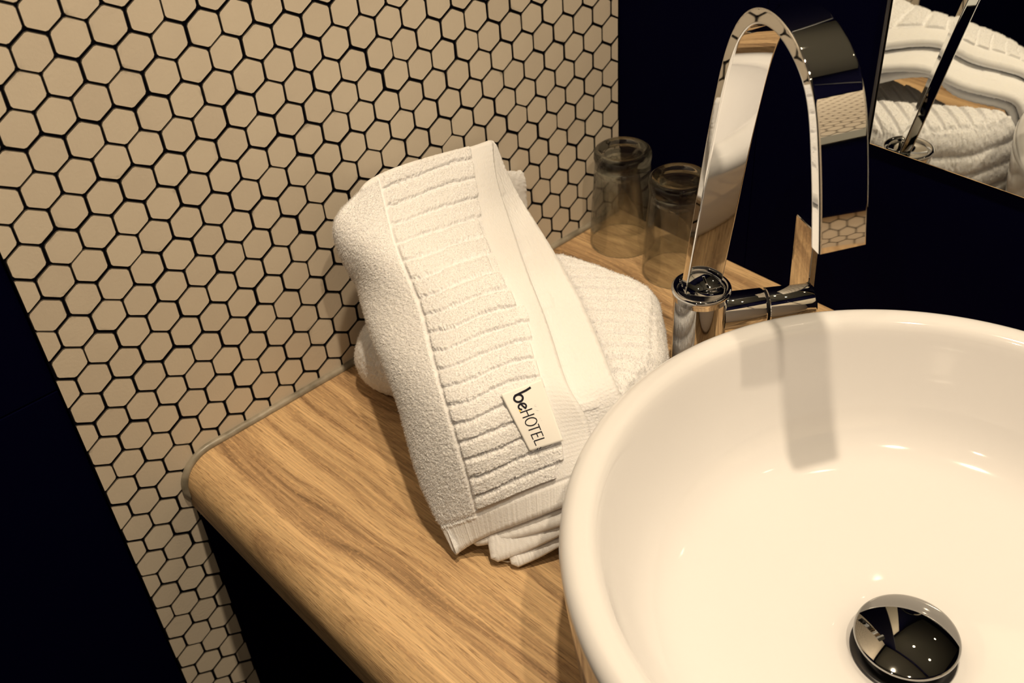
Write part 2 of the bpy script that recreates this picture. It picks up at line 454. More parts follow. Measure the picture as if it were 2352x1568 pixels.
for k, (share, y, z, poly) in enumerate(cells):
    a = rng.normal(0, 0.012) if poly is None else 0.0
    dy, dz = rng.normal(0, 0.00028, 2)
    proud = rng.normal(0, 0.00008)
    if k < 300 and share > 0:
        t = bpy.data.objects.new('tile', HEXME if poly is None else tile_mesh(poly))
        COL.objects.link(t); t.parent = wl
        R = FR @ np.array([[math.cos(a), -math.sin(a), 0], [math.sin(a), math.cos(a), 0], [0, 0, 1]])
        # a slight lean of each tile
        lx, ly = rng.normal(0, 0.005, 2)
        R = R @ np.array([[1, 0, ly], [0, 1, lx], [-ly, -lx, 1]])
        mm = Matrix.Identity(4)
        for r_ in range(3):
            for c_ in range(3): mm[r_][c_] = R[r_, c_]
        mm[0][3] = proud; mm[1][3] = y + dy; mm[2][3] = z + dz
        t.matrix_world = mm
    else:
        V, F, top = tile_geo(poly or HEX)
        vs = [sm_bm.verts.new((proud + c, y + dy + p, z + dz + q)) for p, q, c in V]
        for f in F: sm_bm.faces.new([vs[i] for i in f]).material_index = 1
        sm_bm.faces.new([vs[i] for i in top])
o = mesh_bm('tile_field', sm_bm, M['tile_plain'], wl); o.data.materials.append(M['tile_edge']); o['kind'] = 'stuff'
sm_bm = bmesh.new()
for j in range(-56, 12):
    z = -j * P * math.sqrt(3) / 2
    if z > 0.71: continue
    for i in range(-28, 23):
        y = (i + 0.5 * (j % 2)) * P
        if y > YR - 0.0125: continue
        V, F, top = tile_geo(HEX)
        pr_ = rng.normal(0, 0.0002)
        vs = [sm_bm.verts.new((XR - pr_ - c, y + p, z + q)) for p, q, c in V]
        for f in F[12:]: sm_bm.faces.new([vs[i] for i in f]).material_index = 1
        sm_bm.faces.new([vs[i] for i in top])
o = mesh_bm('tile_field', sm_bm, M['tile_plain'], wr); o.data.materials.append(M['tile_edge']); o['kind'] = 'stuff'

# ------------------------------------------------------------------ worktop and cabinet
Y0 = 0.0495; RR = 0.030; TH = 0.060
def front_profile():
    pr_ = [(YB - 0.0005, ZC)]
    pr_ += [(Y0 + RR + RR * math.cos(math.radians(a)), ZC - RR + RR * math.sin(math.radians(a))) for a in np.linspace(90, 180, 15)]
    pr_ += [(Y0 + 0.010 + 0.010 * math.cos(math.radians(a)), ZC - TH + 0.010 + 0.010 * math.sin(math.radians(a))) for a in np.linspace(180, 270, 10)]
    pr_ += [(YB - 0.0005, ZC - TH)]
    return pr_
bm = bmesh.new(); pf = front_profile()
A = [bm.verts.new((0.0008, y, z)) for y, z in pf]; B = [bm.verts.new((XR - 0.001, y, z)) for y, z in pf]
n = len(pf)
for i in range(n): bm.faces.new((A[i], B[i], B[(i + 1) % n], A[(i + 1) % n]))
bm.faces.new(A); bm.faces.new(B)
top = mesh_bm('countertop', bm, M['wood'], angle=30)
top['label'] = 'oak wood-grain vanity countertop with a thick rounded front edge'; top['category'] = 'countertop'

cab = empty('vanity_cabinet', 'black lacquered vanity cabinet under the oak countertop', 'cabinet', (0.72, 0.3, FL))
under(boxobj('carcass', (0.002, 0.075, FL + 0.10), (XR - 0.002, YB - 0.004, ZC - TH), M['cabinet'], 0.001), cab)
under(boxobj('plinth', (0.010, 0.11, FL), (XR - 0.010, YB - 0.02, FL + 0.10), M['cabinet']), cab)
for x0, x1 in ((0.003, 0.718), (0.722, XR - 0.003)):
    dd_ = under(boxobj('door', (x0, 0.051, FL + 0.105), (x1, 0.0745, ZC - TH - 0.002), M['cabinet'], 0.0012), cab)

# sealant bead where worktop and tiles meet
path = [(0.0012, y, ZC + 0.0012) for y in np.linspace(YB - 0.004, Y0 + RR, 60)]
path += [(0.0012, Y0 + RR + (RR + 0.0012) * math.cos(math.radians(a)), ZC - RR + (RR + 0.0012) * math.sin(math.radians(a))) for a in np.linspace(95, 180, 18)]
path += [(0.0012, Y0 - 0.0012 + 0.0010 * k_, ZC - RR - 0.003 - 0.002 * k_) for k_ in range(4)]
path = np.array(path)
path[:, 2] += rng.normal(0, 0.00015, len(path))
struct(tube('trim_1', path, 0.0036, M['caulk'], seg=10))

# ------------------------------------------------------------------ mirror on the back wall
mir = empty('wall_mirror', 'frameless wall mirror on the black wall reflecting the towels and tap', 'mirror', (0.85, YB, 0.35))
under(boxobj('glass', (0.2862, 0.5915, -0.0495), (1.40, 0.5945, 1.20), M['mirror'], 0.0010, seg=2), mir)
for x0, x1 in ((0.2828, 0.2858), (1.4004, 1.4034)):
    under(boxobj('edge_strip', (x0, 0.5900, -0.0495), (x1, YB - 0.0002, 1.20), M['dark_chrome'], 0.0008), mir)
under(boxobj('backing', (0.2900, 0.59455, -0.0455), (1.396, YB - 0.0002, 1.196), M['dark']), mir)

# ------------------------------------------------------------------ wash basin
BX, BY = 0.5269, 0.2995
ZR = -0.1000
bas = empty('wash_basin', 'round white ceramic vessel basin standing on the oak countertop', 'basin', (BX, BY, ZC))
prof = []
# outside from the foot up, over the rim, down into the bowl
prof += [(0.150, ZC + 0.0004), (0.200, ZC + 0.0004)]
prof += [(0.2085, ZC + 0.0015), (0.2115, ZC + 0.006), (0.2128, ZC + 0.015), (0.2150, -0.195), (0.2175, -0.170), (0.2200, -0.145), (0.2216, -0.126), (0.2224, -0.116)]
prof += arc(0.2116, -0.1112, 0.0112, 0, 90, 9)
prof += [(0.2095, -0.09985), (0.2065, -0.1001), (0.2040, -0.1009), (0.2018, -0.1024), (0.2000, -0.1046), (0.1985, -0.1080), (0.1972, -0.1130)]
prof += [(0.1952, -0.122), (0.1925, -0.134), (0.1890, -0.147), (0.1845, -0.160), (0.1788, -0.172), (0.1722, -0.1815), (0.1640, -0.1888), (0.1540, -0.1940), (0.1420, -0.1974), (0.1270, -0.2003), (0.110, -0.2032), (0.090, -0.2066), (0.070, -0.2100), (0.055, -0.2128), (0.0460, -0.2146), (0.0420, -0.2158), (0.0385, -0.2175), (0.0355, -0.2194), (0.0320, -0.2206), (0.0250, -0.2218), (0.0232, -0.2224), (0.0230, -0.2285)]
prof += [(0.060, -0.2285), (0.150, -0.2285)]
under(lathe('bowl', prof, 192, M['ceramic'], (BX, BY, 0), closed=True), bas)
under(lathe('drain_ring', [(0.0229, -0.2284), (0.0229, -0.2205), (0.0340, -0.2186), (0.0337, -0.2180), (0.0215, -0.2200), (0.0205, -0.2215), (0.0205, -0.2284)], 64, M['dark_chrome'], (BX, BY, 0), closed=True), bas)  # ring coloured dark to stand for the shade in the gap below the plug
# domed pop-up plug on its stem
RP, HC = 0.0335, 0.0066
RS = (RP ** 2 + HC ** 2) / (2 * HC)
zp = -0.2030
pp = [(0.0, zp + HC)] + [(RP * t, zp + HC - RS + math.sqrt(RS ** 2 - (RP * t) ** 2)) for t in np.linspace(0.06, 0.985, 26)]
pp += [(RP * 0.997, zp - 0.0003), (RP, zp - 0.0010), (RP * 0.992, zp - 0.0020), (RP * 0.95, zp - 0.0026), (0.012, zp - 0.0040), (0.0100, zp - 0.0048), (0.0100, -0.2284), (0.0, -0.2284)]
under(lathe('drain_plug', pp, 128, M['plug_chrome'], (BX, BY, 0)), bas)

# ------------------------------------------------------------------ tap
TH_ = math.radians(-27.0)
D3 = np.array([math.cos(TH_), math.sin(TH_), 0.0]); M3 = np.array([-math.sin(TH_), math.cos(TH_), 0.0])
FC = np.array([0.2432, 0.4333, 0.0])
tap = empty('faucet', 'tall chrome arched faucet with flat ribbon spout beside the basin', 'faucet', (FC[0], FC[1], ZC))
under(lathe('base_flange', [(0, ZC + 0.0002), (0.0244, ZC + 0.0002), (0.0244, ZC + 0.0030), (0.0236, ZC + 0.0042), (0.0, ZC + 0.0042)], 64, M['chrome'], FC, angle=40), tap)
under(lathe('body', [(0, ZC + 0.0040), (0.0226, ZC + 0.0040), (0.0226, -0.1420), (0.0, -0.1420)], 96, M['chrome'], FC, angle=40), tap)
ring = [(0.0, -0.1418), (0.0226, -0.1418), (0.0236, -0.1414)] + arc(0.0226, -0.1342, 0.0024, -50, 60, 7) + \
       [(0.0232, -0.1316), (0.0215, -0.1322), (0.0198, -0.1334), (0.0190, -0.1348), (0.0186, -0.1358), (0.0, -0.1360)]
under(lathe('collar', ring, 96, M['chrome'], FC), tap)
# ribbon spout: a flat bar bent over, swept along its centre line
Z0 = -0.132
P1 = np.array([0.2367, 0.4198, 0.0]); WS = 0.0322; TS = 0.0100
cl = np.array([(-0.0034, -0.0025), (0.0080, 0.0510), (0.0189, 0.1040), (0.0295, 0.1555), (0.0398, 0.1975), (0.0467, 0.2226), (0.0557, 0.2410), (0.0655, 0.2535), (0.0765, 0.2620), (0.0880, 0.2668), (0.1005, 0.2691), (0.1131, 0.2686), (0.1262, 0.2652), (0.1374, 0.2602), (0.1470, 0.2545), (0.1552, 0.2465), (0.1617, 0.2360), (0.1660, 0.2235), (0.1712, 0.2065), (0.1768, 0.1870), (0.1805, 0.1700), (0.1838, 0.1535)])
t0 = np.concatenate([[0], np.cumsum(np.linalg.norm(np.diff(cl, axis=0), axis=1))])
# ease the measured points into a fair curve
fair = cl.copy()
for _ in range(3):
    fair[1:-1] = 0.25 * fair[:-2] + 0.5 * fair[1:-1] + 0.25 * fair[2:]
cl = 0.35 * cl + 0.65 * fair
t0 = np.concatenate([[0], np.cumsum(np.linalg.norm(np.diff(cl, axis=0), axis=1))])
cs = spline(t0, cl, np.linspace(0, t0[-1], 150))
tg = np.gradient(cs, axis=0); tg /= np.linalg.norm(tg, axis=1)[:, None]
nr = np.stack([-tg[:, 1], tg[:, 0]], 1)
nr[-1] = (1, 0); nr[-2] = nr[-2] * 0.5 + np.array([1, 0]) * 0.5
# rounded-rectangle section
sec = []
bv = 0.0009
for cx, cy, a0 in ((WS / 2 - bv, TS / 2 - bv, 0), (-WS / 2 + bv, TS / 2 - bv, 90), (-WS / 2 + bv, -TS / 2 + bv, 180), (WS / 2 - bv, -TS / 2 + bv, 270)):
    cor = [(cx + bv * math.cos(math.radians(a0 + 30 * q)), cy + bv * math.sin(math.radians(a0 + 30 * q))) for q in range(4)]
    c0, s0 = round(math.cos(math.radians(a0))), round(math.sin(math.radians(a0)))
    h_ = 0.0008
    # a support point beside each rounded corner keeps the faces optically flat
    sec.append((cor[0][0] + s0 * h_, cor[0][1] - c0 * h_)); sec += cor
    c1, s1 = -s0, c0
    sec.append((cor[-1][0] - s1 * h_, cor[-1][1] + c1 * h_))
V = []
for (s, z), nn in zip(cs, nr):
    if nn[0] > 0 and False: nn = -nn
    for w_, t_ in sec:
        sgn = t_
        p = P1 + M3 * (WS / 2 + w_) + D3 * (s + nn[0] * sgn) + np.array([0, 0, Z0 + z + nn[1] * sgn])
        V.append(p)
k = len(sec); n = len(cs)
F = [(i * k + j, i * k + (j + 1) % k, (i + 1) * k + (j + 1) % k, (i + 1) * k + j) for i in range(n - 1) for j in range(k)]
V += [np.mean(V[:k], 0), np.mean(V[-k:], 0)]
T3 = [(n * k, (j + 1) % k, j) for j in range(k)] + [(n * k + 1, (n - 1) * k + j, (n - 1) * k + (j + 1) % k) for j in range(k)]
o = under(mesh_np('spout', V, F, M['chrome'], tris=T3), tap)
bm = bmesh.new(); bm.from_mesh(o.data); bmesh.ops.recalc_face_normals(bm, faces=bm.faces[:]); bm.to_mesh(o.data); bm.free()
o.data.set_sharp_from_angle(angle=math.radians(50))
# cartridge barrel lying behind the column, and the blade lever
HB = np.array([math.cos(math.radians(53)), math.sin(math.radians(53)), 0.0])
cb = FC + np.array([0, 0, -0.1608])
under(lathe('barrel', [(0, 0.018), (0.0163, 0.018), (0.0163, 0.0530), (0.0156, 0.0540), (0, 0.0540)], 64, M['chrome'], cb, axis=HB, angle=40), tap)
under(lathe('barrel_ring', [(0, 0.0538), (0.0142, 0.0538), (0.0142, 0.0570), (0, 0.0570)], 64, M['dark'], cb, axis=HB, angle=40), tap)
under(lathe('cartridge_cap', [(0, 0.0565), (0.0153, 0.0565), (0.0160, 0.0572), (0.0160, 0.0950), (0.0148, 0.0968), (0.0, 0.0972)], 64, M['chrome'], cb, axis=HB, angle=40), tap)
bm = bmesh.new(); box(bm, (-0.0155, -0.0030, -0.0600), (0.0155, 0.0030, 0.0165))
bmesh.ops.bevel(bm, geom=bm.edges[:], offset=0.0008, segments=2, affect='EDGES')
lev = Vector((0.2822, 0.5215, -0.1115))
bm.transform(Matrix.Translation(lev) @ Matrix.Rotation(TH_, 4, 'Z') @ Matrix.Rotation(math.radians(-2), 4, 'Y'))
under(mesh_bm('lever', bm, M['chrome']), tap)

# ------------------------------------------------------------------ tumblers standing upside down
def tumbler(x, y, h, label):
    zc = ZC + 0.0003
    ro, ri = 0.0338, 0.0320
    # outside from the lip on the worktop up to the heavy base, then the hollow of the base, then the inside back down
    pr_ = [(ri + 0.0009, 0.0), (ro - 0.0002, 0.0004), (ro, 0.0014), (0.0332, 0.020), (0.0316, 0.045), (0.0298, 0.070), (0.0284, h - 0.0195), (0.0281, h - 0.0150), (0.0284, h - 0.0120), (0.0291, h - 0.0080), (0.0289, h - 0.0042), (0.0280, h - 0.0014), (0.0264, h - 0.0002), (0.0246, h), (0.0228, h - 0.0006), (0.0212, h - 0.0022), (0.0180, h - 0.0040), (0.0110, h - 0.0052), (0.0, h - 0.0055)]
    pin = [(0.0, h - 0.0150), (0.0120, h - 0.0156), (0.0200, h - 0.0170), (0.0245, h - 0.0200), (0.0264, h - 0.0245), (0.0272, h - 0.032), (0.0280, 0.070), (0.0298, 0.045), (0.0314, 0.020), (ri - 0.0003, 0.0014), (ri, 0.0004)]
    o = lathe('drinking_glass', pr_ + pin, 96, M['glass'], (0, 0, 0), closed=False)
    bm = bmesh.new(); bm.from_mesh(o.data)
    bmesh.ops.holes_fill(bm, edges=[e for e in bm.edges if e.is_boundary], sides=0) if False else None
    bl = [e for e in bm.edges if e.is_boundary]
    if bl: bmesh.ops.bridge_loops(bm, edges=bl)
    bmesh.ops.recalc_face_normals(bm, faces=bm.faces[:]); bm.to_mesh(o.data); bm.free()
    o.data.materials.append(M['glass_base'])
    for p in o.data.polygons:
        p.use_smooth = True
        p.material_index = 1 if p.center.z > h - 0.027 or p.center.z < 0.003 else 0
    o.location = (x, y, zc)
    o['label'] = label; o['category'] = 'glass'; o['group'] = 'upturned drinking glasses in the corner'
    return o
tumbler(0.0468, 0.5510, 0.1085, 'clear upturned drinking glass against the tiled wall')
tumbler(0.1235, 0.5465, 0.1085, 'clear upturned drinking glass partly hidden behind the chrome spout')

# ------------------------------------------------------------------ towels
def sstep(a, b, x):
    t = np.clip((x - a) / (b - a), 0, 1); return t * t * (3 - 2 * t)
def grid_normals(Pg):
    du = np.gradient(Pg, axis=1); dv = np.gradient(Pg, axis=0)
    nn = np.cross(dv, du); nn /= np.maximum(1e-12, np.linalg.norm(nn, axis=2))[..., None]
    return nn
def smooth2(a, n):
    for _ in range(n):
        b = np.pad(a, 1, mode='edge')
        a = (b[:-2, 1:-1] + b[2:, 1:-1] + b[1:-1, :-2] + b[1:-1, 2:] + 2 * a) / 6
    return a
def loops(nv, nu, r=1):
    """pile: knobbly noise at two sizes"""
    a = rng.normal(0, 1, (nv, nu)); b = smooth2(rng.normal(0, 1, (nv, nu)), 1)
    return a * 0.40 + b / b.std() * 0.5
def sheet(name, ctrl, tu, tv, nu, nv, thick, parent, height=None, edge=0.5):
    """cloth of real thickness lofted through a grid of points; height(u, v, pile) raises its upper face"""
    ctrl = np.asarray(ctrl, float)
    uq = np.linspace(tu[0], tu[-1], nu); vq = np.linspace(tv[0], tv[-1], nv)
    G = spline(tv, ctrl, vq)                                   # nv x cols x 3
    G = spline(tu, G.transpose(1, 0, 2), uq).transpose(1, 0, 2)
    nn = grid_normals(G)
    U, W = np.meshgrid(uq, vq)
    pile = loops(nv, nu)
    hgt = height(U, W, pile) if height else 0.0004 * pile
    T = G + nn * hgt[..., None]
    tk = thick * (1 - 0.38 * sstep(0.78, 1.0, W))[..., None]
    B = G - nn * tk + nn * (0.0004 * loops(nv, nu))[..., None]
    idx = np.arange(nv * nu).reshape(nv, nu)
    q = np.stack([idx[:-1, :-1], idx[:-1, 1:], idx[1:, 1:], idx[1:, :-1]], -1).reshape(-1, 4)
    off = nv * nu
    qb = q[:, ::-1] + off
    ring = np.concatenate([idx[0, :-1], idx[:-1, -1], idx[-1, :0:-1], idx[:0:-1, 0]])
    inner = np.concatenate([idx[1, :-1], idx[:-1, -2], idx[-2, :0:-1], idx[:0:-1, 1]])
    Tf = T.reshape(-1, 3); Bf = B.reshape(-1, 3); Gf = G.reshape(-1, 3)
    out = Gf[ring] - Gf[inner]; out /= np.maximum(1e-9, np.linalg.norm(out, axis=1))[:, None]
    mids = []
    for f_, e_ in ((0.2, 0.75), (0.5, 1.0), (0.8, 0.75)):
        mids.append(Tf[ring] * (1 - f_) + Bf[ring] * f_ + out * thick * edge * e_)
    rows = [ring] + [2 * off + k_ * len(ring) + np.arange(len(ring)) for k_ in range(3)] + [ring + off]
    qs = []
    for a_, b_ in zip(rows[:-1], rows[1:]):
        qs.append(np.stack([a_, b_, np.roll(b_, -1), np.roll(a_, -1)], -1))
    V = np.concatenate([Tf, Bf, *mids]); V[:, 2] = np.maximum(V[:, 2], ZC + 0.0004); V[:, 0] = np.maximum(V[:, 0], 0.0012)
    F = np.concatenate([q, qb, *qs])
    o = under(mesh_np(name, V, F, M['towel']), parent)
    bm = bmesh.new(); bm.from_mesh(o.data); bmesh.ops.recalc_face_normals(bm, faces=bm.faces[:]); bm.to_mesh(o.data); bm.free()
    for p in (): pass
    return o, T, nn, U, W

TAG = np.array([[0.24241, 0.20972, -0.10858], [0.25618, 0.23688, -0.10324], [0.28766, 0.22595, -0.13577], [0.27455, 0.20561, -0.14054]])                           # top-left, top-right, bottom-right, bottom-left
def terry_pile(name, Pp, Nn, parent, length=0.0014, width=0.00017):
    """short curled threads standing on the cloth: uncountable, so one object"""
    n = len(Pp)
    r1 = rng.normal(0, 1, (n, 3)); r1 -= (r1 * Nn).sum(1)[:, None] * Nn; r1 /= np.linalg.norm(r1, axis=1)[:, None]
    sd = np.cross(Nn, r1)
    l = length * rng.uniform(0.6, 1.25, n)[:, None]
    base = Pp - Nn * 0.0003
    mid = Pp + Nn * l * 0.55 + r1 * l * 0.25
    tip = Pp + Nn * l * rng.uniform(0.35, 0.75, n)[:, None] + r1 * l * 0.75
    h = sd * width / 2
    V = np.stack([base - h, base + h, mid - h, mid + h, tip - h * 0.7, tip + h * 0.7], 1).reshape(-1, 3)
    V[:, 2] = np.maximum(V[:, 2], ZC + 0.0003); V[:, 0] = np.maximum(V[:, 0], 0.0012)
    k = np.arange(n)[:, None] * 6
    F = np.concatenate([k + np.array([[0, 1, 3, 2]]), k + np.array([[2, 3, 5, 4]])])
    o = under(mesh_np(name, V, F, M['pile']), parent); o['kind'] = 'stuff'
    return o

C1 = np.array([[[0.042, 0.2417, -0.0397], [0.036, 0.2694, -0.0377], [0.034, 0.3207, -0.0435], [0.033, 0.3695, -0.0527], [0.032, 0.3956, -0.0573]], [[0.05, 0.2181, -0.0498], [0.056, 0.2591, -0.0551], [0.056, 0.3063, -0.0615], [0.056, 0.3539, -0.0711], [0.052, 0.3807, -0.0786]], [[0.058, 0.2165, -0.0811], [0.082, 0.2456, -0.069], [0.086, 0.2876, -0.0751], [0.084, 0.3354, -0.087], [0.08, 0.3659, -0.0972]], [[0.0641, 0.2164, -0.118], [0.1317, 0.226, -0.088], [0.1522, 0.2537, -0.08], [0.1663, 0.2849, -0.079], [0.1688, 0.3045, -0.083]], [[0.1115, 0.1948, -0.132], [0.1771, 0.2011, -0.102], [0.1986, 0.2291, -0.094], [0.2136, 0.2608, -0.092], [0.2186, 0.2782, -0.096]], [[0.1571, 0.1772, -0.148], [0.2171, 0.1806, -0.121], [0.2381, 0.2091, -0.112], [0.2555, 0.236, -0.108], [0.268, 0.2489, -0.11]], [[0.1992, 0.1574, -0.175], [0.2434, 0.17, -0.152], [0.2638, 0.1998, -0.142], [0.2817, 0.2262, -0.136], [0.2919, 0.2451, -0.136]], [[0.2478, 0.1463, -0.219], [0.2624, 0.1635, -0.205], [0.2838, 0.186, -0.188], [0.303, 0.2076, -0.173], [0.3142, 0.2208, -0.165]]])                              # 8 rows down the towel x 5 columns across it
S2 = np.array([[0.022, 0.4089, -0.0679], [0.034, 0.4096, -0.0934], [0.062, 0.4035, -0.115], [0.1711, 0.3397, -0.097], [0.2266, 0.3137, -0.109], [0.2758, 0.287, -0.121], [0.2948, 0.2805, -0.146], [0.3116, 0.2413, -0.178]]); S3 = np.array([[0.0125, 0.4487, -0.113], [0.016, 0.4475, -0.1317], [0.03, 0.4354, -0.1548]])
BOT = [np.array(b) for b in [[[0.2574, 0.1608, -0.2145], [0.2819, 0.1823, -0.203], [0.3051, 0.2048, -0.188], [0.3166, 0.218, -0.18]], [[0.2756, 0.1636, -0.219], [0.2911, 0.1841, -0.209], [0.3054, 0.2041, -0.197], [0.3154, 0.219, -0.19]], [[0.2883, 0.1726, -0.2215], [0.2971, 0.189, -0.216], [0.3051, 0.2039, -0.209], [0.3135, 0.2205, -0.203]]]]
tv = [0, 0.09, 0.181, 0.336, 0.489, 0.651, 0.809, 1.0]
tw = empty('folded_towel', 'white ribbed folded towel with a printed tag, leaning on the tiled wall', 'towel', (0.25, 0.16, ZC))
# normals of the control net
cn = grid_normals(C1)
if cn[3, 2, 2] < 0: cn = -cn
# the left side rolls over and under
e = C1[:, 0] - C1[:, 1]; e /= np.linalg.norm(e, axis=1)[:, None]
nrm = cn[:, 1]
roll = np.array([0.35, 0.7, 1.1, 1.35, 1.45, 1.15, 0.55, 0.08])[:, None]
Ca = C1[:, 0] + e * 0.002 * roll - nrm * 0.017 * roll
Cb = C1[:, 0] - e * 0.012 * roll - nrm * 0.033 * roll
Ca[:, 0] = np.maximum(Ca[:, 0], 0.018); Cb[:, 0] = np.maximum(Cb[:, 0], 0.016)
Cb[:, 2] = np.maximum(Cb[:, 2], ZC + 0.0095); Ca[:, 2] = np.maximum(Ca[:, 2], ZC + 0.0098)
net1 = np.concatenate([Cb[:, None], Ca[:, None], C1], 1)
tu1 = [-0.34, -0.16, 0.0, 0.30, 0.55, 0.80, 1.0]
def ribs(phase, pile):
    """raised terry bands: steep on the lower side, soft on the upper"""
    f = np.mod(phase, 1.0)
    return sstep(0.0, 0.30, f) * (1 - sstep(0.90, 0.995, f))
jag = smooth2(rng.normal(0, 1, (40, 1)), 1)[:, 0]
def wander(U, W):
    k_ = np.floor(19.8 * W - 0.53).astype(int)
    return 0.035 * np.sin(U * 23 + k_ * 1.7) + 0.02 * np.sin(U * 61 + k_ * 2.9)
def h1(U, W, pile):
    ph = 19.8 * W - 0.53 + 0.06 * np.sin(U * 9 + 1.3) + wander(U, W) + 0.075 * smooth2(rng.normal(0, 1, U.shape), 2)
    k = np.clip(np.floor(ph).astype(int), 0, 39)
    ends = 0.80 + 0.030 * jag[k] / max(0.3, jag.std())
    ends = np.where(W > 0.66, ends - 0.05, ends)
    inr = sstep(0.300, 0.315, U) * (1 - sstep(0, 0.012, U - ends)) * (W < 0.925) * (ph > -0.6)
    terry = (1 - sstep(0.285, 0.300, U)) * (1 - sstep(0.945, 0.955, W))
    r = ribs(ph, pile)
    hem = 0.0003 * np.sin(W * 900) * 0 + 0.0002 * smooth2(np.repeat(rng.normal(0, 1, (1, U.shape[1])), U.shape[0], 0), 2) * sstep(0.94, 0.955, W) * sstep(0.0, 0.06, U)
    weave = 0.00006 * np.sin(W * 460 + 1.2 * np.sin(U * 9)) * sstep(0.80, 0.86, U)
    wr = 0.0009 * smooth2(rng.normal(0, 1, U.shape), 3) * 0.5
    terry = terry * (1 - (1 - sstep(-0.06, 0.02, U)) * sstep(0.85, 0.95, W))
    base = 0.0010 * terry + inr * (0.0029 * r) + weave * (1 - inr) + hem
    pl = (0.00030 * terry + 0.00026 * inr * (0.25 + 0.75 * r) + 0.00008)
    groove = -0.0009 * np.exp(-((U - 0.300) / 0.010) ** 2) * (W < 0.93)
    hemg = -0.0010 * np.exp(-((W - 0.940) / 0.006) ** 2)
    return base + pl * pile + groove + hemg
layer1, T1, N1, U1, W1 = sheet('front_layer', net1, tu1, tv, 400, 620, 0.0098, tw, h1, 0.45)
# threads on the plain border and on the raised bands, weighted by the area of each cell
ar = np.linalg.norm(np.cross(np.gradient(T1, axis=0), np.gradient(T1, axis=1)), axis=2)
f_ = np.mod(19.8 * W1 - 0.53, 1.0)
keep = np.where(U1 < 0.29, 1.0, np.where((U1 > 0.31) & (U1 < 0.79) & (f_ > 0.12) & (f_ < 0.93) & (W1 < 0.92), 0.8, 0.0)) * (W1 < 0.94) * (U1 > -0.2)
pr_ = (ar * keep).ravel(); pr_ /= pr_.sum()
pick = rng.choice(len(pr_), 75000, p=pr_)
at_ = T1.reshape(-1, 3)[pick] + rng.normal(0, 0.00022, (len(pick), 3)); no_ = N1.reshape(-1, 3)[pick]
st_ = np.linalg.lstsq(np.stack([TAG[3] - TAG[0], TAG[1] - TAG[0]], 1), (at_ - TAG[0]).T, rcond=None)[0]
free = ~((st_[0] > -0.06) & (st_[0] < 1.08) & (st_[1] > -0.06) & (st_[1] < 1.06))     # pressed flat under the tag
terry_pile('terry_pile', at_[free], no_[free], tw)

def offset_net(d, cols):
    return C1[:, cols] - cn[:, cols] * d
def h2(U, W, pile):
    ph = 19.8 * W - 0.53
    blk = ribs(ph, pile) * (np.mod(np.floor(ph), 3) == 1) * (1 - sstep(0.5, 0.58, (U - 1.0) / 0.45))
    return 0.0009 * blk + 0.00006 * np.sin(W * 470) + 0.00022 * pile
n2 = offset_net(0.0115, [1, 2, 3, 4])
n2 = np.concatenate([n2, S2[:, None]], 1)
n2[-1, :4] = BOT[0]; n2[-1, 4] = S2[-1]
n2[-2, :4] = n2[-2, :4] + np.array([0, 0, -0.001])
sheet('second_layer', n2, [0.36, 0.6, 0.8, 1.0, 1.45], tv, 170, 330, 0.0098, tw, h2, 0.45)
def h3(U, W, pile): return 0.00030 * pile
n3 = offset_net(0.0225, [1, 2, 3, 4])
ed3 = S2 - cn[:, 4] * 0.0135 + (C1[:, 4] - S2) * 0.12
ed3[:3] = S3; ed3[0] = [0.011, 0.4492, -0.118]
n3[0, 3] = [0.0125, 0.4238, -0.1061]; n3[0, 2] = [0.0135, 0.3983, -0.0989]
n3 = np.concatenate([n3, ed3[:, None]], 1)
n3[-1, :4] = BOT[1]; n3[-1, 4] = BOT[1][-1] + np.array([0.004, 0.012, 0.002])
n3[:, :, 0] = np.maximum(n3[:, :, 0], 0.0105)
sheet('third_layer', n3, [0.36, 0.6, 0.8, 1.0, 1.35], tv, 130, 260, 0.0095, tw, h3, 0.45)
n4 = offset_net(0.0330, [1, 2, 3, 4])[3:]
n4[-1] = BOT[2]
sheet('fourth_layer', n4, [0.36, 0.6, 0.8, 1.0], tv[3:], 100, 180, 0.0090, tw, h3, 0.45)
tube('loose_thread', [(0.2690, 0.1655, ZC + 0.006), (0.2745, 0.1685, ZC + 0.0035), (0.2800, 0.1715, ZC + 0.0035), (0.2850, 0.1755, ZC + 0.005)], 0.0004, M['thread'])
under(bpy.data.objects['loose_thread'], tw)

# printed tag lying on the ribs
def tag_point(s, t, lift=0.0):
    p = TAG[0] * (1 - s) * (1 - t) + TAG[1] * (1 - s) * t + TAG[2] * s * t + TAG[3] * s * (1 - t)
    return p + TN * (0.0012 + 0.0014 * math.sin(s * 3.4 + 0.5) * (1 - t) + lift)
TN = np.cross(TAG[2] - TAG[0], TAG[1] - TAG[3]); TN /= np.linalg.norm(TN)
if TN[2] < 0: TN = -TN
nu, nv = 24, 30
V = [tag_point(i / nv, j / nu) for i in range(nv + 1) for j in range(nu + 1)] + [tag_point(i / nv, j / nu, -0.0007) for i in range(nv + 1) for j in range(nu + 1)]
idx = np.arange((nv + 1) * (nu + 1)).reshape(nv + 1, nu + 1)
q = np.stack([idx[:-1, :-1], idx[:-1, 1:], idx[1:, 1:], idx[1:, :-1]], -1).reshape(-1, 4)
off = idx.size
ring = np.concatenate([idx[0, :-1], idx[:-1, -1], idx[-1, :0:-1], idx[:0:-1, 0]])
F = np.concatenate([q, q[:, ::-1] + off, np.stack([ring, ring + off, np.roll(ring, -1) + off, np.roll(ring, -1)], -1)])
tag = under(mesh_np('tag', V, F, M['satin']), tw)
tag['label'] = 'white satin tag printed be HOTEL'
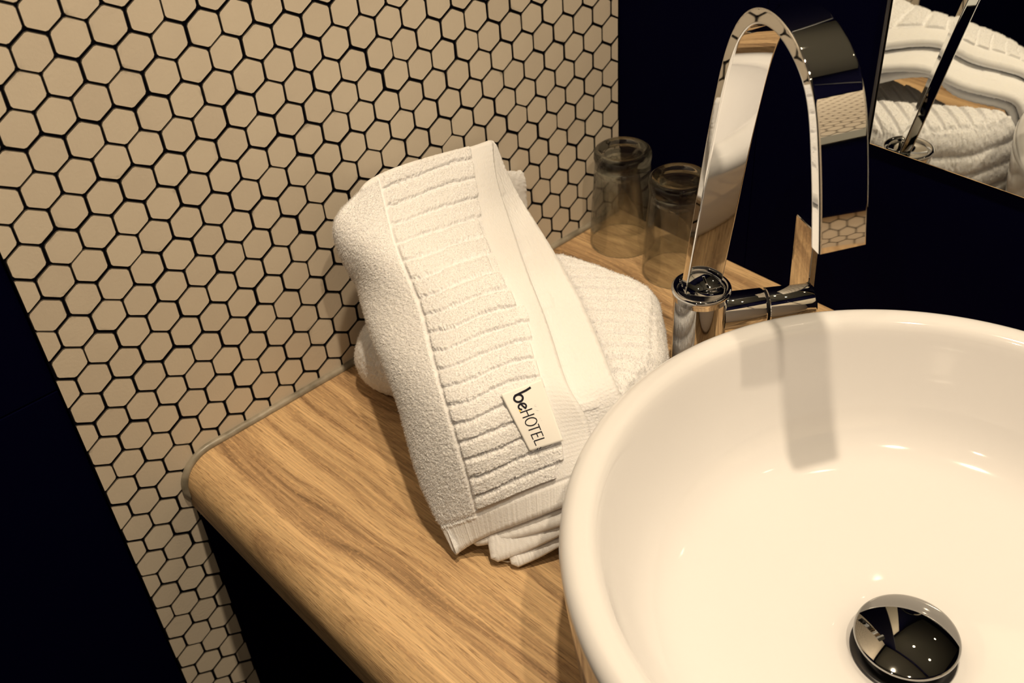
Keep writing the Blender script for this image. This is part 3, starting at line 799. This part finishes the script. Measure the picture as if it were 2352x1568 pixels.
# lettering as ribbons of ink, drawn in the tag's own units: a along the tag, b up from the base line
UA, UB = 1 / 365.0, 1 / 250.0
def ink(name, strokes, width, mat):
    V, F = [], []
    for st in strokes:
        st = np.array(st, float)
        t = np.concatenate([[0], np.cumsum(np.linalg.norm(np.diff(st, axis=0), axis=1))])
        k_ = max(2, int(t[-1] / 3) + 1)
        tt = np.linspace(0, t[-1], k_)
        Q = np.stack([np.interp(tt, t, st[:, 0]), np.interp(tt, t, st[:, 1])], 1)
        tg_ = np.gradient(Q, axis=0); tg_ /= np.maximum(1e-9, np.linalg.norm(tg_, axis=1))[:, None]
        Q[0] -= tg_[0] * width * 0.4; Q[-1] += tg_[-1] * width * 0.4
        nn_ = np.stack([-tg_[:, 1], tg_[:, 0]], 1) * width / 2
        b0 = len(V)
        for sgn, lift in ((1, 0.00035), (-1, 0.00035)):
            for p in Q + nn_ * sgn:
                V.append(tag_point(0.045 + p[0] * UA, 0.235 + p[1] * UB, lift))
        F += [(b0 + i, b0 + i + 1, b0 + k_ + i + 1, b0 + k_ + i) for i in range(k_ - 1)]
    o = mesh_np(name, V, F, mat, smooth=False)
    o.parent = tag
    return o
def oval(ca, cb_, ra, rb, a0, a1, n_=30):
    return [(ca + ra * math.cos(math.radians(a0 + (a1 - a0) * i / n_)), cb_ + rb * math.sin(math.radians(a0 + (a1 - a0) * i / n_))) for i in range(n_ + 1)]
ink('lettering', [[(8, 112), (14, 84), (17, 50), (20, 16)], oval(41, 25, 21, 26, 205, -155)], 12, M['ink'])
ink('lettering', [[(76, 24), (92, 30), (106, 38)] , oval(92, 26, 17, 24, 30, 330)], 10, M['ink'])
ink('lettering', [[(122, 0), (122, 74)], [(154, 0), (154, 74)], [(122, 38), (154, 38)]], 6, M['ink'])
ink('lettering', [oval(190, 37, 22, 38, 0, 360, 40)], 6, M['ink'])
ink('lettering', [[(232, 0), (232, 74)], [(216, 74), (250, 74)]], 6, M['ink'])
ink('lettering', [[(262, 0), (262, 74)], [(262, 74), (286, 74)], [(262, 38), (283, 38)], [(262, 0), (288, 0)]], 6, M['ink'])
ink('lettering', [[(300, 74), (300, 0), (326, 0)]], 6, M['ink'])
ink('lettering', [[(346, 26), (352, 12)], [(347, 4), (351, -6)]], 5, M['ink'])
ink('yellow_mark', [[(108, 1), (114, 1)]], 7, M['yellow'])

# ---- the second towel, folded thick and lying behind
tb = empty('folded_towel', 'thick folded white towel lying flat on the countertop under the tagged one', 'towel', (0.15, 0.32, ZC))
poly = np.array([(0.0125, 0.2420), (0.0420, 0.2060), (0.2975, 0.2860), (0.2790, 0.3590), (0.2130, 0.4260), (0.1120, 0.4130), (0.0125, 0.3760)])
def round_outline(poly, r, n):
    """closed polygon with rounded corners, resampled to n points"""
    pts = []
    k = len(poly)
    for i in range(k):
        p = poly[i]; a = poly[i - 1] - p; b = poly[(i + 1) % k] - p
        la, lb = np.linalg.norm(a), np.linalg.norm(b)
        rr = min(r[i] if np.ndim(r) else r, la * 0.45, lb * 0.45)
        p0 = p + a / la * rr; p2 = p + b / lb * rr
        for t in np.linspace(0, 1, 12): pts.append((1 - t) ** 2 * p0 + 2 * t * (1 - t) * p + t * t * p2)
    pts = np.array(pts); c = np.vstack([pts, pts[:1]])
    t = np.concatenate([[0], np.cumsum(np.linalg.norm(np.diff(c, axis=0), axis=1))])
    tt = np.linspace(0, t[-1], n, endpoint=False)
    return np.stack([np.interp(tt, t, c[:, 0]), np.interp(tt, t, c[:, 1])], 1)
NA = 760
OUT = round_outline(poly, np.array([0.03, 0.03, 0.02, 0.016, 0.020, 0.06, 0.05]), NA)
for _ in range(6): OUT = 0.25 * np.roll(OUT, 1, 0) + 0.5 * OUT + 0.25 * np.roll(OUT, -1, 0)
tang = np.roll(OUT, -1, 0) - np.roll(OUT, 1, 0); tang /= np.linalg.norm(tang, axis=1)[:, None]
inw = np.stack([-tang[:, 1], tang[:, 0]], 1)
cen = OUT.mean(0)
if ((cen - OUT) * inw).sum() < 0: inw = -inw
ZT = -0.1360
H = ZT - ZC
prof_side = []
NL = 4
for i in np.linspace(0, 1, 44):            # side: four folded layers bulging one above the other
    f = (i * NL) % 1.0 if i < 1 else 1.0
    bul = math.sqrt(max(0, 1 - (2 * f - 1) ** 2))
    soft = 0.020 * (1 - math.sqrt(max(0, 1 - (2 * i - 1) ** 2 * 0.96)))
    prof_side.append((0.0052 * (1 - bul) * (0.55 + 0.45 * (i < 0.98)) + 0.010 * i ** 3, soft, ZC + 0.0006 + (H - 0.006) * i))
AX = np.array([math.cos(math.radians(40)), math.sin(math.radians(40))]); BX_ = np.array([AX[1], -AX[0]])
rows = []
end = sstep(0.07, 0.17, OUT[:, 0])[:, None]      # crisp layers at the right end, one soft fold at the left
for ins, soft, z in prof_side:
    rows.append(np.column_stack([OUT + inw * (ins * end + soft * (1 - end)), np.full(NA, z)]))
topedge = rows[-1][:, :2]
NT = 120
for t in np.linspace(0, 1, NT)[1:]:
    q_ = topedge + (cen - topedge) * t
    d_ = np.linalg.norm(topedge - q_, axis=1)
    rows.append(np.column_stack([q_, ZT - 0.006 + 0.006 * np.sqrt(np.clip(1 - (1 - np.clip(d_ / 0.03, 0, 1)) ** 2, 0, 1))]))
rows = np.array(rows)
clear = (rows[..., 0] - 0.04) * 0.497 + (rows[..., 1] - 0.425) * 0.868          # below zero: the tagged towel lies on it there
rows[..., 2] -= 0.026 * sstep(-0.014, 0.030, -clear) * sstep(ZC, ZT, rows[..., 2])  # pressed down under its weight
# (44 + NT - 1) x NA x 3
ca = rows[..., :2] @ AX; cbb = rows[..., :2] @ BX_
tops = np.zeros(rows.shape[:2]); tops[44:] = 1
ph = (cbb + 0.2145) / 0.0150
inr = sstep(0.27, 0.275, ca) * (1 - sstep(0.423, 0.4255, ca)) * tops
hh = inr * 0.0042 * ribs(-ph, None)
pile = loops(*rows.shape[:2])
hem = sstep(0.4255, 0.430, ca) * tops
hh = hh + pile * np.where(hem > 0.5, 0.00015, 0.0005)
bl = 1 - np.clip((np.arange(rows.shape[0]) - 44) / 10.0, 0, 1)
rows[..., 2] += hh * (1 - 0.6 * bl)[:, None] * (np.arange(rows.shape[0]) > 20)[:, None]
rows[..., :2] -= (inw[None] * (pile * 0.0006)[..., None]) * (np.arange(rows.shape[0]) < 50)[:, None, None]
rows[..., 2] = np.maximum(rows[..., 2], ZC + 0.0004)
rows[..., 0] = np.maximum(rows[..., 0], 0.0085)
nr_, na = rows.shape[:2]
idx = np.arange(nr_ * na).reshape(nr_, na)
q = np.stack([idx[:-1], np.roll(idx, -1, 1)[:-1], np.roll(idx, -1, 1)[1:], idx[1:]], -1).reshape(-1, 4)
V = np.concatenate([rows.reshape(-1, 3), [[cen[0], cen[1], ZC + 0.0006]]])
T3 = np.stack([np.full(na, nr_ * na), np.roll(idx[0], -1), idx[0]], -1)
under(mesh_np('folded_body', V, q, M['towel'], tris=T3), tb)

# threads on its folds and bands
gn = np.cross(np.roll(rows, -1, 1) - np.roll(rows, 1, 1), np.gradient(rows, axis=0)); gn /= np.maximum(1e-12, np.linalg.norm(gn, axis=2))[..., None]
if gn[60, :, 2].mean() < 0: gn = -gn
ar = np.linalg.norm(np.cross((np.roll(rows, -1, 1) - np.roll(rows, 1, 1)) / 2, np.gradient(rows, axis=0)), axis=2)
f_ = np.mod(-ph, 1.0)
keep = np.where(hem > 0.5, 0.0, np.where(inr > 0.5, (f_ > 0.12) & (f_ < 0.93), 1.0)); keep[:8] = 0; keep[-2:] = 0
keep = keep * ((clear > 0.006) | ((rows[..., 0] < 0.10) & (rows[..., 2] < ZT - 0.014)))
pr_ = (ar * keep).ravel(); pr_ /= pr_.sum()
pick = rng.choice(len(pr_), 60000, p=pr_)
terry_pile('terry_pile', rows.reshape(-1, 3)[pick] + rng.normal(0, 0.00022, (len(pick), 3)), gn.reshape(-1, 3)[pick], tb)
